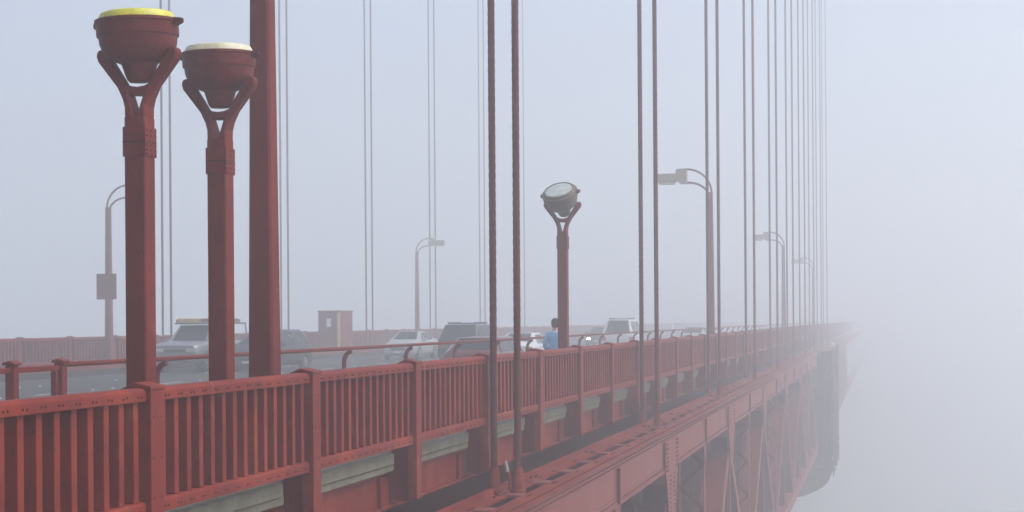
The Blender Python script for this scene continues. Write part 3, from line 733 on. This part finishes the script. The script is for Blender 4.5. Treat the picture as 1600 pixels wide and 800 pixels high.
def hand(s, base):
    b = Vector(base); d = Vector((0, 0.5, -0.55)).normalized(); a = Vector((s, 0, 0))
    v = [b, b+d*0.07]; e = [(0, 1)]; r = [(.03, .018), (.036, .016)]
    for i, (o, ln) in enumerate(((-.028, .07), (-.009, .08), (.009, .075), (.027, .06))):
        k = len(v); p0 = b+d*0.085+a*o; p1 = p0+d*ln*.5; p2 = p1+d*ln*.35+Vector((0, -.012, -.02)); v += [p0, p1, p2]; e += [(1, k), (k, k+1), (k+1, k+2)]; r += [.010, .009, .008]
    k = len(v); v += [b+d*.035-a*.04, b+d*.075-a*.055]; e += [(0, k), (k, k+1)]; r += [.012, .010]
    return skinned('hand', [tuple(x) for x in v], e, r, 'skin', pr, 0, 1)
hand(1, (.20, .16, .975)); hand(-1, (-.21, .15, .975))
JV = [(0,0,.86),(0,0,.95),(0,0,1.10),(0,.01,1.27),(0,.01,1.40),(0,.01,1.48),(.17,0,1.40),(.235,-.03,1.14),(.205,.12,1.02),(-.17,0,1.40),(-.245,-.05,1.14),(-.215,.11,1.02)]
JE = [(0,1),(1,2),(2,3),(3,4),(4,5),(4,6),(6,7),(7,8),(4,9),(9,10),(10,11)]
skinned('jacket', JV, JE, [(.19,.13),(.185,.13),(.17,.12),(.18,.125),(.17,.11),(.085,.085),.085,.068,.052,.085,.068,.052], 'jacket', pr, 2)
TV = [(0,0,.95),(.09,0,.86),(.10,.06,.49),(.10,-.04,.10),(-.09,0,.86),(-.10,-.02,.49),(-.10,-.18,.12)]
skinned('trousers', TV, [(0,1),(1,2),(2,3),(0,4),(4,5),(5,6)], [(.17,.12),.105,.08,.07,.105,.08,.07], 'denim', pr)
m = MB(); m.lathe([(0, -.125), (.065, -.10), (.092, -.03), (.100, .03), (.085, .085), (.045, .115), (0, .12)], 'hair', 20, mtx=Matrix.Translation((0, .02, 1.67)) @ Matrix.Rotation(R(-14), 4, 'X')); m.build('hair', pr, smooth=True)
m = MB()
m.prism([(.125, 1.62), (.16, 1.63), (.155, 1.66), (.125, 1.69)], 'x', -.014, .014, 'skin')
m.build('nose', pr, bevel=0.006)
for x in (.035, -.035):
    m = MB(); m.lathe([(0, -.01), (.012, 0), (0, .01)], 'hair', 8, mtx=Matrix.Translation((x, .130, 1.675))); m.build('eye', pr, smooth=True)
m = MB(); m.box(-.025, .025, .126, .134, 1.585, 1.597, 'tail'); m.build('mouth', pr)
for x, y in ((.11, .05), (-.11, -.12)):
    m = MB(); m.prism([(y-.12, 0), (y+.17, 0), (y+.17, .05), (y+.05, .10), (y-.10, .11)], 'x', x-.05, x+.05, 'black'); m.build('shoe', pr, bevel=0.02, seg=2)

# ------------------------------------------------------------------ small pipe marker between the near ropes
t = empty('marker_pipe', (-5.82, 23.9, ZT+0.03)); tag(t, 'short slanted pipe with a white tip between the two nearest ropes', 'pipe')
m = MB(); m.tube([(0, 0, 0), (0.0, 0, 0.16), (-0.05, 0, 0.28)], 0.035, 'red', 10); m.build('stem', t, smooth=True)
m = MB(); m.tube([(-0.05, 0, 0.28), (-0.08, 0, 0.46)], [0.034, 0.02], 'headgrey', 10); m.build('tip', t, smooth=True)

# ------------------------------------------------------------------ netted work platform hung on the truss far along
t = empty('work_platform', (-4.6, 124.0, -12.0)); tag(t, 'grey netted maintenance scaffold hanging on the bridge side, fading into fog', 'scaffold')
def sheet(nx, nz, fn, mt, name):
    m = MB(); vs = []; fs = []
    for i in range(nx+1):
        for j in range(nz+1): vs.append(fn(i/nx, j/nz))
    for i in range(nx):
        for j in range(nz): a = i*(nz+1)+j; fs.append((a, a+nz+1, a+nz+2, a+1))
    m.add(vs, fs, mt); o = m.build(name, t, smooth=True); so_ = o.modifiers.new('thick', 'SOLIDIFY'); so_.thickness = 0.02; return o
def wr(a, b): return 0.05*sin(a*17+sin(b*9)*1.5)+0.03*sin(b*23+a*5)
sheet(30, 30, lambda u, v: (0.62+wr(u*3, v*3), 14*u, 1.6+9.4*v), 'net', 'netting')
sheet(20, 30, lambda u, v: (-0.45+1.05*u, wr(u*2, v*4), 1.6+9.4*v), 'net', 'netting')
sheet(20, 12, lambda u, v: (0.60-5.2*v+wr(u*2, v*2), 14*u, 1.58-2.4*math.sqrt(max(0, 1-(1-v)**2))+0.0), 'net', 'netting')
sheet(16, 10, lambda u, v: (0.60-4.6*u, 0.02+wr(u, v), (1.58-2.4*math.sqrt(max(0, 1-(1-u*0.885)**2)))*(1-v)+2.9*v), 'net', 'netting')
m = MB()
for y in (-0.06, 4.6, 9.3, 14.06): m.box(0.66, 0.76, y-0.05, y+0.05, 1.2, 11.4, 'bronze')
for z in (1.5, 4.6, 7.8, 11.0): m.box(0.70, 0.755, -0.1, 14.1, z-0.05, z+0.05, 'streetgrey')
m.build('frame', t)
m = MB(); m.box(-0.45, 0.62, 0, 14, 11.0, 11.08, 'bronze'); m.build('deck', t)
m = MB(); m.lathe([(0.0, 11.36), (0.12, 11.4), (0.16, 11.55), (0.12, 11.7), (0.0, 11.74)], 'white', 12, mtx=Matrix.Translation((0.71, -0.06, 0.05))); m.build('lamp', t, smooth=True)

# ------------------------------------------------------------------ fog
m = MB(); m.box(-630, 630, -430, 830, -69.4, 47.0, 'water')
hz = m.build('haze'); tag(hz, kind='stuff'); hz.data.materials.clear()
hm = bpy.data.materials.new('fog'); hm.use_nodes = True; n = hm.node_tree; n.nodes.clear()
out = n.nodes.new('ShaderNodeOutputMaterial'); pv = n.nodes.new('ShaderNodeVolumePrincipled')
pv.inputs['Color'].default_value = (0.970, 0.980, 0.979, 1); pv.inputs['Density'].default_value = 0.0088; pv.inputs['Anisotropy'].default_value = 0.5
n.links.new(pv.outputs[0], out.inputs['Volume']); hz.data.materials.append(hm)
